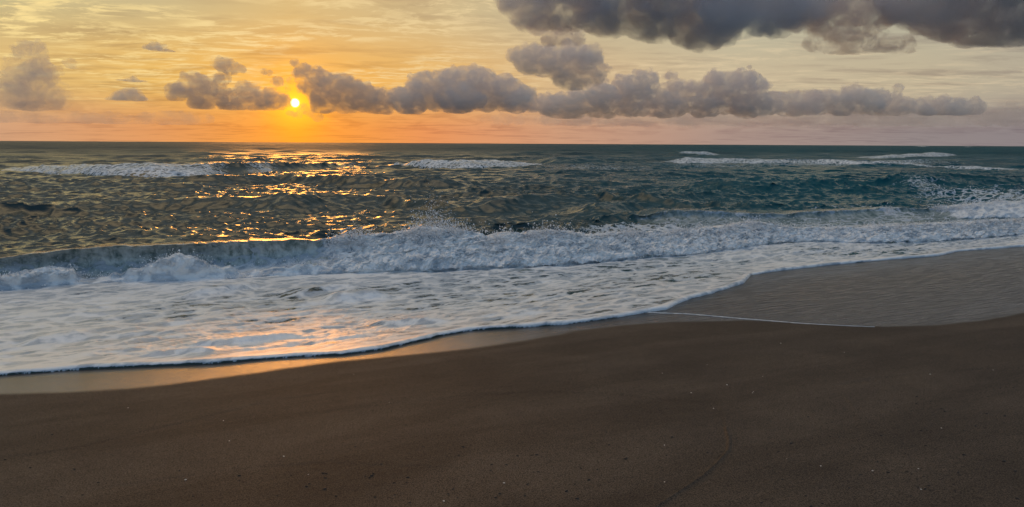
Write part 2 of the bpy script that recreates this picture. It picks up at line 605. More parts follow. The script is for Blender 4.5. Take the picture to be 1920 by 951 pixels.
for bi, b in enumerate(BREAKERS):
    near = bi < 2
    vb = b.vb(U)
    if bi == 0:
        vb = vb + 0.10 * fbm(U * 0.8, U * 0 + 3, octv=3)
    elif not near:
        vb = vb + 0.5 * fbm(U * 0.3, U * 0 + 3 + bi, octv=3)
    A = b.amp(U, 0.0 if bi == 0 else 0.7 * b.w)
    br = np.clip(b.br(U) + 0.10 * fbm(U * 1.3, V * 0.3, octv=2), 0, 1)
    v0 = vb + b.w
    t = (V - vb) / b.w
    tc = np.clip(t, 0, 1)
    face_g = tc ** 2.6                                     # hollow face
    face_b = np.sqrt(np.clip(1 - (1 - tc) ** 2.2, 0, 1)) * (0.50 + 0.50 * tc)   # bluff front of foam
    topn = 1 + (0.22 if near else 0.30) * fbm(U * (1.1 if near else 0.45), U * 0 + bi * 7.7, octv=4, gain=0.6) * (0.75 + 0.25 * br)
    h = A * topn * (face_g * (1 - br) + face_b * br)
    backp = A * topn * np.exp(-((V - v0) / b.back) ** 2)
    prof = np.where(t < 0, 0, np.where(t < 1, h, backp))
    # mounds of foam thrown up at the foot of the hollow part
    if near:
        md = np.clip(0.55 + 1.35 * fbm(U * 0.75 + 4, U * 0 + 9, octv=4, gain=.55), 0.12, 1.1)
        mound = (1 - br) * A * 0.60 * md * sstep(t, -0.05, 0.12) * (1 - sstep(t, 0.42, 0.72))
        if bi == 1:
            mound = mound * 0.25
    else:
        mound = (1 - br) * 0.0 * A
    prof2 = np.maximum(prof, mound)
    inb = sstep(A, 0.02, 0.12)
    keep = 1 - inb * sstep(t, -0.3, 0.1) * (1 - sstep(V, v0, v0 + 1.5 * b.back))
    Z = Z * (0.25 + 0.75 * keep) + prof2
    # the crest leans shoreward
    lean = b.shear * (1 - 0.55 * br) * np.clip(prof / np.maximum(A, 0.05), 0, 1.2) ** 3 * inb
    lean *= np.where(t < 1.0, 1, np.exp(-((V - v0) / (0.35 * b.back)) ** 2))
    lean *= 1 + 0.3 * fbm(U * 1.6, U * 0 + 2, octv=3)
    if near:                                     # ropes and ripples running down the hollow face
        rp = (1 - br) * inb * sstep(t, 0.0, 0.2) * (1 - sstep(t, 1.05, 1.3))
        rpn = 0.030 * fbm(U * 3.2, V * 1.2, octv=4, gain=.6, billow=True) * rp
        lean = lean + rpn
        Z = Z + 0.6 * rpn * sstep(t, 0.7, 1.0)
    DX += lean * SA
    DY -= lean * CA
    f_gain = 1.18 if near else 1.0
    m_f = np.clip((mound - 0.5 * prof) / (0.3 * np.maximum(A, .05)), 0, 1) if near else 0
    front = sstep(t, -0.10, 0.0)
    ragged = 0.30 * fbm(U * (1.6 if near else .6), V * (1.2 if near else .5), octv=3)
    topf = 1 - sstep(t + ragged, 1.15, 1.7 if near else 2.2)
    f = (1.0 if near else np.clip(0.80 + 0.45 * fbm(U * 0.35, V * 0.6 + bi, octv=4, gain=.6), 0.2, 1.0)) * f_gain * front * topf * inb * np.maximum(sstep(br, 0.25, 0.75), m_f)
    # streaks of foam drawn up the hollow face, thin white lip
    if near:
        lip = (0.22 if bi == 0 else .45) * np.exp(-((t - 0.98) / 0.10) ** 2) * inb
        up = (0.50 + 0.16 * fbm(U * 1.3, V * 0.4 + 3, octv=3)) * front * (t < 1) * inb * (1 - tc * .5)
        f = np.maximum(f, np.maximum(lip, up))
    FOAM = np.maximum(FOAM, f)
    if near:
        BACKLIT = np.maximum(BACKLIT, inb * sstep(t, -0.6, 0.0) * (1 - sstep(t, 1.0, 1.25)) * (1.0 if bi == 0 else 0.6))
    LUMP = np.maximum(LUMP, b.lump * np.clip(f * 1.3 - 0.4, 0, 1) * (1 - sstep(t, 1.2, 2.2)))
    b.t = t
    PART[(inb > 0.5) & (t > -0.12) & (t < (1.9 if near else 2.2))] = bi + 1

# swash: the sheet of foam that runs up the sand
ED = EDGE(U) + 0.045 * fbm(U * 1.7, U * 0 + 5, octv=4, gain=.6) * (0.5 + 0.9 * sstep(U, 2, 5)) + 0.016 * fbm(U * 9, V * 3, octv=3, gain=.65)
DE = V - ED
SZ = sand_z(X, Y)
lipn = 1 + 0.5 * fbm(U * 0.8, U * 0 + 31, octv=3)
thick = 0.052 * lipn * np.sqrt(np.clip(1 - (1 - np.clip(DE / 0.055, 0, 1)) ** 2, 0, 1)) + 0.006 * np.clip(DE, 0, 3)
thick -= 0.016 * sstep(DE, 0.05, 0.22)
base_z = np.maximum(SZ + thick, -0.5 + 0.5 * sstep(DE, 0.0, 2.2))
und = 1.3 * (0.040 * fbm(U * 0.55, V * 1.7, octv=3) + 0.022 * fbm(U * 1.7, V * 4.5, octv=3, billow=True)
       + 0.008 * fbm(U * 7, V * 11, octv=3, billow=True))
und = und * sstep(DE, 0.06, 0.9) * (1 - sstep(V, 15, 18))
sw_zone = 1 - sstep(V - B_NEAR.vb(U), 0.0, 1.2)
Z = np.where(DE < 0, SZ - 0.02, base_z + Z * sstep(DE, 0.2, 2.0) + und * (0.35 + 0.65 * sw_zone))
# narrow steps in the foam sheet where one sheet overrides another
for pts, hh in (([(330, 668), (380, 672), (450, 668), (520, 664)], .0), ):
    pass


def step_line(pts, h, wf, wb):
    global Z
    f, (ua, ub) = curve_plane(pts, 0.06)
    a = 1.7 * h * sstep(U, ua, ua + 0.3 * (ub - ua)) * sstep(-U, -ub, -ub + 0.3 * (ub - ua))
    d = V - f(U) - 0.03 * fbm(U * 3, U * 0 + 8, octv=2)
    Z += a * np.exp(-(d / np.where(d < 0, wf, wb)) ** 2)


step_line([(330, 650), (400, 655), (470, 652), (540, 640), (600, 636)], 0.045, 0.05, 0.35)
step_line([(250, 676), (330, 672), (420, 674)], 0.03, 0.03, 0.2)
step_line([(330, 556), (420, 545), (500, 532)], 0.07, 0.12, 0.5)
step_line([(600, 565), (680, 556), (740, 552)], 0.07, 0.10, 0.5)
step_line([(680, 610), (780, 612), (860, 616)], 0.035, 0.05, 0.4)
step_line([(20, 640), (110, 628), (180, 622)], 0.03, 0.05, 0.3)
step_line([(520, 556), (620, 540), (700, 537)], 0.06, 0.12, 0.5)

sw = sstep(DE + 0.008 * fbm(U * 2, U * 0, octv=3) + 0.008 * sstep(U, 3, 7), 0.000, 0.010) * (1 - sstep(V - B_NEAR.vb(U), 0.2, 1.0))  # foam held back at the front: bare dark rim stands in for the lip's shadow
streak = fbm(U * 0.9, V * 3.6, octv=4, gain=0.6)
cover = 0.88 + 0.42 * fbm(U * 0.35, V * 0.6, octv=3) + 0.18 * streak
rightp = sstep(U, 8.0, 12.0)
cover += 0.04 + 0.16 * (1 - sstep(U, -1, 6))
cover = np.maximum(cover, 1.15 - sstep(DE, 0.05, 0.3))
FOAM = np.maximum(FOAM, sw * cover)
# right end: everything shoreward of the second breaker is foam
FOAM = np.maximum(FOAM, 0.80 * sstep(U, 9.5, 14) * sstep(DE, 0, 0.2) * (1 - sstep(V - B_R2.vb(U), -1.2, 0.2)))
LUMP = np.maximum(LUMP, 0.05 * sstep(U, 10, 14) * (FOAM > 0.6) * (1 - sstep(V, 17, 19)) * sstep(DE, .3, 1))


def patch(px, py, rx, ry, s):
    """loose foam lying on the water, ellipse given in photo pixels"""
    global FOAM
    x0, y0 = hit_plane(px, py, 0)
    xa, ya = hit_plane(px + rx, py, 0)
    xb, yb = hit_plane(px, py + ry, 0)
    a0, r0 = math.atan2(x0, y0), math.hypot(x0, y0)
    da = math.atan2(xa, ya) - a0
    lr = math.log(r0 / math.hypot(xb, yb))
    q = ((TH - a0) / da) ** 2 + (np.log(RR / r0) / lr) ** 2
    FOAM = np.maximum(FOAM, s * np.exp(-q))


patch(1860, 372, 190, 26, 0.66)
patch(1740, 352, 60, 7, 0.55)
patch(1500, 306, 230, 8, 0.60)
patch(1700, 306, 110, 6, 0.62)
patch(1330, 312, 150, 6, 0.42)
patch(1120, 316, 150, 9, 0.40)
patch(640, 312, 60, 8, 0.38)
patch(1420, 333, 30, 4, 0.45)
patch(1480, 440, 260, 22, 0.52)
patch(1700, 430, 300, 16, 0.62)
patch(1730, 274.6, 16, 1.2, 0.75)
patch(1815, 275.4, 9, 1.0, 0.7)
patch(1550, 290, 12, 1.2, 0.6)
patch(1650, 400, 240, 16, 0.36)
patch(60, 560, 60, 12, 0.3)

# turbulent relief of the broken water
band = LUMP > 0.004
xb, yb, zb = X[band], Y[band], Z[band]
ub_, vb_ = U[band], V[band]
far = sstep(RR[band], 30, 60)
s1 = 2.4 * (1 - far) + 0.9 * far
n1 = fbm(ub_ * s1, vb_ * s1 * .9, zb * s1 * 1.3, octv=5, gain=0.62, billow=True) * (1 - far) + far * fbm(ub_ * .7, vb_ * .5, zb, octv=2, billow=True)
n2 = fbm(ub_ * s1 * 4.3 + 7, vb_ * s1 * 3, zb * s1 * 5, octv=3, gain=0.65, billow=True) * (1 - far)
am = LUMP[band]
dz = am * (0.75 * n1 + 0.28 * n2 - 0.05)
dv = -am * (0.9 * fbm(ub_ * s1 + 30, vb_ * s1, zb * s1 * 1.6, octv=5, gain=0.62, billow=True) * (1 - 0.8 * far) + 0.3 * n2)
Z[band] += dz * 0.9
DX[band] += -SA * dv
DY[band] += CA * dv
XX, YY = X + DX, Y + DY
# beyond the shoreline nothing may dip below the sand except the hidden rim
Z = np.where((DE > 0.02), np.maximum(Z, SZ + 0.006), Z)

P = np.stack([XX, YY, Z], -1)
du = np.empty_like(P)
du[:, 1:-1] = P[:, 2:] - P[:, :-2]
du[:, 0] = P[:, 1] - P[:, 0]
du[:, -1] = P[:, -1] - P[:, -2]
dr = np.empty_like(P)
dr[1:-1] = P[2:] - P[:-2]
dr[0] = P[1] - P[0]
dr[-1] = P[-1] - P[-2]
NN = np.cross(du, dr)
NN /= np.maximum(np.linalg.norm(NN, axis=-1, keepdims=True), 1e-9)

idx = np.arange(NR * C).reshape(NR, C)
FQ = np.stack([idx[:-1, :-1], idx[:-1, 1:], idx[1:, 1:], idx[1:, :-1]], -1).reshape(-1, 4)
fmask_e = (DE > -0.02).ravel()
alive = fmask_e[FQ].any(1)
pid = PART.ravel()[FQ[:, 0]]
ff = FOAM.ravel()[FQ].mean(1)
swf = ((V - B_NEAR.vb(U)) < -0.1).ravel()[FQ[:, 0]] & (pid != 1) & (pid != 2)
Pf, Nf, Ff = P.reshape(-1, 3), NN.reshape(-1, 3), np.clip(FOAM, 0, 1.2).ravel()


def sea_material(name='sea_water'):
    m, t, out = material(name)
    geo = t.n('ShaderNodeNewGeometry')
    pos = geo.outputs['Position']
    at = t.n('ShaderNodeAttribute', attribute_name='foam')
    foam = at.outputs['Fac']
    dist = t.vm('LENGTH', t.vm('SUBTRACT', pos, (0, 0, CAM_Z)))
    lg = t.mapping(pos, rot=(0, 0, -SHORE))                      # u, v axes
    st = t.mapping(lg, scale=(0.42, 1.8, 1.0))
    a1 = t.noise(st, 2.2, 5, 0.62, 0.35)
    a2 = t.noise(t.mapping(lg, scale=(0.5, 1.7, 1.3)), 12.0, 4, 0.65, 0.25)
    cel = t.n('ShaderNodeTexVoronoi', feature='DISTANCE_TO_EDGE')
    wn = t.n('ShaderNodeTexNoise')
    t.set(wn.inputs['Vector'], lg)
    wn.inputs['Scale'].default_value = 3.0
    wn.inputs['Detail'].default_value = 3
    wsc = t.vm('SCALE', wn.outputs['Color'])
    wsc.node.inputs['Scale'].default_value = 0.5
    t.set(cel.inputs['Vector'], t.vm('ADD', t.mapping(lg, scale=(0.8, 1.9, 1)), wsc))
    cel.inputs['Scale'].default_value = 2.1
    web = t.mr(cel.outputs['Distance'], 0.0, 0.22, 1.0, 0.0)
    n = t.m('ADD', t.m('MULTIPLY', a1, 0.62), t.m('MULTIPLY', a2, 0.38))
    n = t.m('ADD', t.m('SUBTRACT', n, 0.5), t.m('MULTIPLY', t.m('SUBTRACT', web, 0.45), 0.30))
    q = t.m('ADD', foam, t.m('MULTIPLY', n, 1.7))
    fac = t.mr(q, 0.52, 0.70)
    # water
    rn1 = t.noise(t.mapping(lg, scale=(0.7, 1.3, 1)), 4.0, 5, 0.6, 0.2)
    rn2 = t.noise(t.mapping(lg, scale=(0.5, 1.1, 1)), 0.9, 6, 0.62, 0.3)
    nearf = t.mr(dist, 12, 70, 1.0, 0.0)
    b1 = bump(t, rn1, 0.40, 0.035)
    b2 = bump(t, rn2, 0.35, 0.16, b1)
    rn3 = t.noise(t.mapping(lg, scale=(0.35, 1.0, 1)), 0.10, 9, 0.66, 0.4)
    b3 = t.n('ShaderNodeBump')
    b3.inputs['Distance'].default_value = 2.6
    t.set(b3.inputs['Strength'], t.mr(dist, 50, 220, 0.0, 0.9))
    t.set(b3.inputs['Height'], rn3)
    t.set(b3.inputs['Normal'], b2)
    b2 = b3.outputs[0]
    big = t.noise(t.mapping(lg, scale=(0.4, 1.0, 1)), 0.10, 4, 0.6)
    su = t.n('ShaderNodeSeparateXYZ')
    t.set(su.inputs[0], lg)
    right_tint = t.m('DIVIDE', su.outputs[0], t.m('ADD', dist, 6.0))      # by bearing: teal and weaker sky reflection painted in towards the right
    right_tint = t.mr(right_tint, 0.20, 0.72)
    wc = t.mix(right_tint, (0.014, 0.030, 0.029, 1), (0.002, 0.056, 0.072, 1))
    wc = t.mix(t.mr(big, 0.35, 0.65), wc, t.mix(1.0, wc, (1.5, 1.35, 1.3, 1), 'MULTIPLY'))
    backlit = t.n('ShaderNodeAttribute', attribute_name='backlit').outputs['Fac']
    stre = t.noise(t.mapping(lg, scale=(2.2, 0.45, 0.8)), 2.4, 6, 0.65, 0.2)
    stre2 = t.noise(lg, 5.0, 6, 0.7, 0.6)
    backlit_col = t.mix(t.mr(t.m('ADD', t.m('MULTIPLY', stre, 0.5), t.m('MULTIPLY', stre2, 0.5)), 0.36, 0.62), (0.12, 0.17, 0.16, 1), (0.58, 0.62, 0.60, 1))  # streaky turbid water, with the backlight put into its pale colour
    wc = t.mix(backlit, wc, backlit_col)
    rough = t.mr(dist, 45, 300, 0.075, 0.50, smooth=False)
    wat = bsdf(t, None, Base_Color=wc, Roughness=rough, IOR=1.333, Normal=b2)
    t.set(wat.inputs['Specular IOR Level'], t.mixf(right_tint, 0.75, 0.14))
    # foam
    fb1 = t.noise(t.mapping(lg, scale=(0.7, 1.3, 1.2)), 9.0, 7, 0.68, 0.2)
    fb2 = t.noise(t.mapping(lg, scale=(1, 1, 1)), 55.0, 4, 0.7)
    fb3 = t.n('ShaderNodeBump')
    fb3.inputs['Distance'].default_value = 0.5
    t.set(fb3.inputs['Strength'], t.mr(dist, 30, 60, 0.0, 0.35))
    t.set(fb3.inputs['Height'], t.noise(t.mapping(lg, scale=(0.8, 0.8, 2.0)), 1.3, 5, 0.65, 0.3))

    def fbump(h, st_, ds, nr):                       # fine relief that fades out with distance
        b_ = t.n('ShaderNodeBump')
        b_.inputs['Distance'].default_value = ds
        t.set(b_.inputs['Strength'], t.m('MULTIPLY', t.mr(dist, 18, 60, 1.0, 0.12), st_))
        t.set(b_.inputs['Height'], h)
        t.set(b_.inputs['Normal'], nr)
        return b_.outputs[0]
    fn = fbump(fb2, 0.35, 0.012, fbump(fb1, 0.55, 0.05, fb3.outputs[0]))
    fcol = t.mix(t.mr(q, 0.55, 1.40), (0.34, 0.40, 0.46, 1), (0.90, 0.89, 0.87, 1))
    fo = bsdf(t, None, Base_Color=fcol, Roughness=0.42, IOR=1.40, Normal=fn)
    fo.inputs['Coat Weight'].default_value = 1.0
    fo.inputs['Coat Roughness'].default_value = 0.40
    fo.inputs['Coat IOR'].default_value = 1.33
    mx = t.n('ShaderNodeMixShader')
    t.set(mx.inputs[0], fac)
    t.t.links.new(wat.outputs[0], mx.inputs[1])
    t.t.links.new(fo.outputs[0], mx.inputs[2])
    t.t.links.new(mx.outputs[0], out.inputs[0])
    return m


SEA = sea_material()


def sub(name, fm, parent=None):
    fs = FQ[fm & alive]
    used, inv = np.unique(fs, return_inverse=True)
    return make_mesh(name, Pf[used], inv.reshape(fs.shape), SEA, parent, Nf[used], {'foam': Ff[used], 'backlit': BACKLIT.ravel()[used]})


tag(sub('sea_water', (pid == 0) & ~swf), 'dark teal sea with choppy swell reaching the horizon', 'sea', kind='structure')
tag(sub('sea_foam', swf), 'sheet of white foam running up the sand', 'foam', kind='stuff')


def empty(name, loc):
    o = bpy.data.objects.new(name, None)
    COL.objects.link(o)
    o.location = loc
    o.empty_display_size = 0.3
    return o


# spray droplets
m_sp, t_sp, o_sp = material('spray_water')
bsdf(t_sp, o_sp, Base_Color=(0.85, 0.86, 0.88, 1), Roughness=0.3)
OCT_V = np.array([(1, 0, 0), (-1, 0, 0), (0, 1, 0), (0, -1, 0), (0, 0, 1), (0, 0, -1)], float)
OCT_F = np.array([(0, 2, 4), (2, 1, 4), (1, 3, 4), (3, 0, 4), (2, 0, 5), (1, 2, 5), (3, 1, 5), (0, 3, 5)])


def droplets(name, pts, rad, parent):
    n = len(pts)
    v = pts[:, None, :] + OCT_V[None] * rad[:, None, None]
    f = OCT_F[None] + (np.arange(n) * 6)[:, None, None]
    o = make_mesh(name, v.reshape(-1, 3), f.reshape(-1, 3), m_sp, parent, smooth=False)
    o['kind'] = 'stuff'
    return o


def spray_points(bi, n, up, out, seed, fmin=0.75):
    """points thrown off the foamy surface of a breaker"""
    g = np.random.default_rng(seed)
    cand = np.flatnonzero((PART.ravel() == bi + 1) & (FOAM.ravel() > fmin) & (np.abs(TH.ravel()) < R(45)) & (BREAKERS[bi].t.ravel() < 1.25))
    tt = BREAKERS[bi].t.ravel()[cand]
    w = 0.25 + np.exp(-((tt - 0.9) / 0.35) ** 2)
    clump = np.clip(pnoise(U.ravel()[cand] * 1.4, U.ravel()[cand] * 0 + 4, tt * 2) * 2.2 + 0.5, 0.03, 1.5) ** 2
    w = w * clump
    ix = g.choice(cand, n, p=w / w.sum())
    p = Pf[ix].copy()
    p += Nf[ix] * g.exponential(out, n)[:, None] * 0.6
    p[:, 2] += g.exponential(up, n) * np.clip(BREAKERS[bi].t.ravel()[ix] + .2, 0.2, 1)
    p[:, :2] += g.normal(0, 0.03, (n, 2))
    return p, g.gamma(3.0, 1.0, n)


ids_far = [
    (3, 'long white breaking wave left of the sun path with a dark gap in its crest', 'wave_far'),
    (4, 'short white breaking wave alone between the long left wave and the right-hand foam', 'w'),
    (5, 'small white crest above the left end of the right-hand foam line', 'w'),
    (6, 'long low line of white water spread across the right half offshore', 'w'),
    (7, 'thin white crest rising nearest the horizon at far right', 'w'),
    (8, 'small white crest cut off by the right edge below the thin one', 'w')]
GW = 'breaking waves on the outer bar'

w1 = empty('breaking_wave', (float(hit_plane(800, 508, 0)[0]), float(hit_plane(800, 508, 0)[1]), 0.0))
tag(w1, 'large shore wave breaking from a glassy curl at left into white water', 'wave')
w2 = empty('breaking_wave', (float(hit_plane(1620, 415, 0)[0]), float(hit_plane(1620, 415, 0)[1]), 0.0))
tag(w2, 'green wave just curling over behind the white water at far right', 'wave')


def keep_world(o, root):
    o.parent = root
    o.matrix_parent_inverse = Matrix.Translation(-root.location)


u_cut = uv_of(*hit_plane(1720, 412, 0))[0]
glassy1 = ((B_NEAR.br(U) < 0.5) & (B_NEAR.t > 0.40)).ravel()[FQ[:, 0]]
glassy2 = (U < u_cut).ravel()[FQ[:, 0]]
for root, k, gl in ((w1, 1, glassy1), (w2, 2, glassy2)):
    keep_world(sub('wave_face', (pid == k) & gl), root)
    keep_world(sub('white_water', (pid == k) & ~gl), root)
p, q = spray_points(0, 26000, 0.05, 0.05, 1)
g = np.random.default_rng(8)
rad = 0.0022 * q
# the plume that stands above the crest
n = 9500
xc, yc = hit_plane(820, 470, 0.35)
cu, cv = uv_of(xc, yc)
uu = cu + 0.1 + g.normal(0, 0.42, n)
hh = g.exponential(0.21, n) * np.exp(-((uu - cu) / 0.6) ** 2) * (0.5 + 1.0 * np.clip(pnoise(uu * 5, uu * 0 + 3) + .5, 0, 1))
x_, y_ = xy_of(uu, cv + 0.35 + g.normal(0, 0.12, n))
pl = np.stack([x_, y_, 0.52 + hh], 1)
p = np.concatenate([p, pl])
rad = np.concatenate([rad, 0.0021 * g.gamma(3, 1, n)])
sp = droplets('spray', p, rad, w1)
sp.matrix_parent_inverse = Matrix.Translation(-w1.location)
p, q = spray_points(1, 5000, 0.04, 0.04, 2, 0.6)
sp = droplets('spray', p, 0.003 * q, w2)
sp.matrix_parent_inverse = Matrix.Translation(-w2.location)
for k, lab, _ in ids_far:
    o = sub('breaking_wave', pid == k)
    tag(o, lab, 'wave', GW)

# ------------------------------------------------------------------ sand
sth = np.radians(np.concatenate([np.arange(-180, -60, 3.0), np.arange(-60, -37, 1.0), np.arange(-37, 37, 0.085), np.arange(37, 60, 1.0), np.arange(60, 180.1, 3.0)]))
inv = np.linspace(1 / 2.4, 1 / 34.0, 620)
sr = np.concatenate([[0.05, 0.6, 1.2, 1.8], 1 / inv, np.geomspace(36, 3000, 30)])
SR, ST = np.meshgrid(sr, sth, indexing='ij')
SX, SY = SR * np.sin(ST), SR * np.cos(ST)
SZ2 = sand_z(SX, SY)
SU, SV = uv_of(SX, SY)
vis = sstep(-SR, -40, -30)


def sand_line(pts, h, w, side=0.0):
    """a raised swash mark; side adds a drop in level on one side"""
    global SZ2
    q = np.array([hit_sand(*a) for a in pts])
    d = np.full(SX.shape, 1e9)
    s = np.zeros(SX.shape)
    for i in range(len(q) - 1):
        a, b = q[i], q[i + 1]
        ab = b - a
        L2 = (ab ** 2).sum()
        t_ = np.clip(((SX - a[0]) * ab[0] + (SY - a[1]) * ab[1]) / L2, 0, 1)
        ex, ey = SX - a[0] - t_ * ab[0], SY - a[1] - t_ * ab[1]
        dd = np.hypot(ex, ey)
        m = dd < d
        d = np.where(m, dd, d)
        s = np.where(m, np.sign(ab[0] * ey - ab[1] * ex), s)
    d = d + 0.006 * fbm(SX * 14, SY * 14, octv=3)
    SZ2 = SZ2 + h * np.exp(-(d / w) ** 2) + side * s * np.exp(-np.abs(d) / 0.25) * (1 - np.exp(-(d / w) ** 2))


sand_line([(-60, 862), (60, 851), (150, 838), (240, 815), (330, 794), (430, 770), (500, 752), (600, 738)], 0.0016, 0.012, 0.0025)
sand_line([(1361, 802), (1367, 825), (1366, 845), (1345, 868), (1318, 893), (1285, 915), (1240, 945), (1190, 975)], 0.012, 0.0085, 0.003)
sand_line([(1560, 722), (1640, 708), (1720, 700), (1850, 690)], 0.003, 0.015, 0.002)
sand_line([(700, 760), (860, 742), (1010, 733), (1150, 738), (1290, 752)], 0.0012, 0.02, 0.002)
sand_line([(250, 905), (420, 880), (600, 866), (760, 872)], 0.001, 0.015, 0.0015)
sand_line([(1480, 700), (1560, 722), (1600, 760), (1610, 790)], 0.0015, 0.010, 0.001)
sand_line([(-60, 800), (60, 790), (160, 780)], 0.0006, 0.02, 0.001)
SZ2 += vis * (0.0022 * fbm(SU * 3, SV * 9, octv=3) + 0.0012 * pnoise(SX * 25, SY * 25))
WL = WETL(SU) + 0.04 * fbm(SU * 1.5, SU * 0 + 12, octv=3)
WET = sstep(SV - WL, -0.06, 0.12 + 0.30 * sstep(-SU, 2.5, 6))
WET = np.where(SR > 60, 0, WET)
FILM = sstep(SU, 3.2, 5.5) * WET      # the right side still carries a running film of water
sidx = np.arange(SX.size).reshape(SX.shape)
SF = np.stack([sidx[:-1, :-1], sidx[:-1, 1:], sidx[1:, 1:], sidx[1:, :-1]], -1).reshape(-1, 4)

m_sand, t, out = material('beach_sand')
geo = t.n('ShaderNodeNewGeometry')
pos = geo.outputs['Position']
wet = t.n('ShaderNodeAttribute', attribute_name='wet').outputs['Fac']
film = t.n('ShaderNodeAttribute', attribute_name='film').outputs['Fac']
lg = t.mapping(pos, rot=(0, 0, -SHORE))
gr = t.noise(pos, 120.0, 3, 0.75)
gr2 = t.noise(pos, 70.0, 4, 0.75)
mo = t.noise(pos, 1.1, 5, 0.6, 0.4)
spk = t.noise(pos, 420.0, 1, 0.5)
base = t.mix(t.mr(gr, 0.32, 0.68), (0.005, 0.0037, 0.0028, 1), (0.134, 0.103, 0.076, 1))
base = t.mix(t.mr(spk, 0.74, 0.80), base, (0.42, 0.36, 0.28, 1))
base = t.mix(t.mr(mo, 0.3, 0.7), t.mix(1.0, base, (0.70, 0.70, 0.72, 1), 'MULTIPLY'), base)
wetc = t.mix(0.5, base, (0.045, 0.038, 0.032, 1))
band = t.noise(t.mapping(lg, rot=(0, 0, R(8)), scale=(0.22, 1.0, 1)), 1.3, 5, 0.6, 0.5)
base = t.mix(t.mr(band, 0.38, 0.62), t.mix(1.0, base, (0.78, 0.77, 0.76, 1), 'MULTIPLY'), t.mix(1.0, base, (1.12, 1.13, 1.14, 1), 'MULTIPLY'))
bc = t.mix(film, t.mix(wet, base, wetc), (0.030, 0.033, 0.040, 1))
stn = t.noise(t.mapping(lg, rot=(0, 0, R(22)), scale=(0.6, 6.5, 1)), 3.2, 7, 0.70, 0.3)
rough = t.mixf(wet, 0.78, 0.36)
rough = t.mixf(film, rough, t.mr(stn, 0.35, 0.65, 0.16, 0.5))
bm = bump(t, gr2, 0.7, 0.007)
wm = t.noise(t.mapping(lg, scale=(1, 1.6, 1)), 26.0, 4, 0.6, 0.3)
bmw = t.n('ShaderNodeBump')
bmw.inputs['Distance'].default_value = 0.012
t.set(bmw.inputs['Strength'], t.m('MULTIPLY', wet, 0.30))
t.set(bmw.inputs['Height'], wm)
t.set(bmw.inputs['Normal'], bm)
bmf = t.n('ShaderNodeBump')
bmf.inputs['Distance'].default_value = 0.045
t.set(bmf.inputs['Strength'], t.m('MULTIPLY', film, 1.0))
t.set(bmf.inputs['Height'], stn)
t.set(bmf.inputs['Normal'], bmw.outputs[0])
b = bsdf(t, out, Base_Color=bc, Roughness=rough, IOR=1.45, Normal=bmf.outputs[0])
t.set(b.inputs['Specular IOR Level'], t.mixf(wet, 0.28, 0.5))
t.set(b.inputs['Coat Weight'], t.m('MULTIPLY', wet, t.mixf(film, 0.9, t.mr(stn, 0.3, 0.6, 0.75, 0.25))))
b.inputs['Coat Roughness'].default_value = 0.16
b.inputs['Coat IOR'].default_value = 1.33
t.set(b.inputs['Coat Normal'], bmf.outputs[0])
beach = make_mesh('beach', np.stack([SX, SY, SZ2], -1).reshape(-1, 3), SF, m_sand, attrs={'wet': WET.ravel(), 'film': FILM.ravel()})
tag(beach, 'smooth dark brown sand beach, wet and shining near the foam', 'beach', kind='structure')

# thin line of leftover foam on the sand
m_fl, t, out = material('foam_residue')
bsdf(t, out, Base_Color=(0.72, 0.72, 0.72, 1), Roughness=0.5)
pts = [(1180, 585), (1230, 587), (1290, 589), (1350, 594), (1420, 600), (1490, 606), (1560, 610), (1640, 613.5)]
q = np.array([hit_sand(*a) for a in pts])
tt = np.linspace(0, len(q) - 1, 600)
cx, cy = np.interp(tt, range(len(q)), q[:, 0]), np.interp(tt, range(len(q)), q[:, 1])
tx, ty = np.gradient(cx), np.gradient(cy)
ln = np.hypot(tx, ty)
nx, ny = -ty / ln, tx / ln
s = tt / tt[-1]
wid = 0.024 * (1 - s) ** 0.7 * np.clip(0.35 + 1.6 * fbm(s * 40, s * 0, octv=5, gain=.75), 0.0, 1.3) * sstep(s, 0, 0.2)
fv = []
for k, zz in ((-1, -0.002), (-0.6, 0.005), (0, 0.008), (0.6, 0.005), (1, -0.002)):
    x_ = cx + nx * wid * k + 0.01 * pnoise(s * 25, s * 0 + 2)
    y_ = cy + ny * wid * k + 0.01 * pnoise(s * 25, s * 0 + 2)
    fv.append(np.stack([x_, y_, sand_z(x_, y_) + zz], 1))
fv = np.stack(fv, 1)
ii = np.arange(600 * 5).reshape(600, 5)
ffq = np.stack([ii[:-1, :-1], ii[1:, :-1], ii[1:, 1:], ii[:-1, 1:]], -1).reshape(-1, 4)
o = make_mesh('foam_line', fv.reshape(-1, 3), ffq, m_fl)
tag(o, 'thin white line of foam left on the sand right of centre', 'foam', kind='stuff')
o['kind'] = 'stuff'


# ------------------------------------------------------------------ pebbles and shell bits
def ico(sub_=1):
    import bmesh
    bm = bmesh.new()
    bmesh.ops.create_icosphere(bm, subdivisions=sub_, radius=1)
    v = np.array([x.co[:] for x in bm.verts])
    f = np.array([[w.index for w in x.verts] for x in bm.faces])
    bm.free()
    return v, f


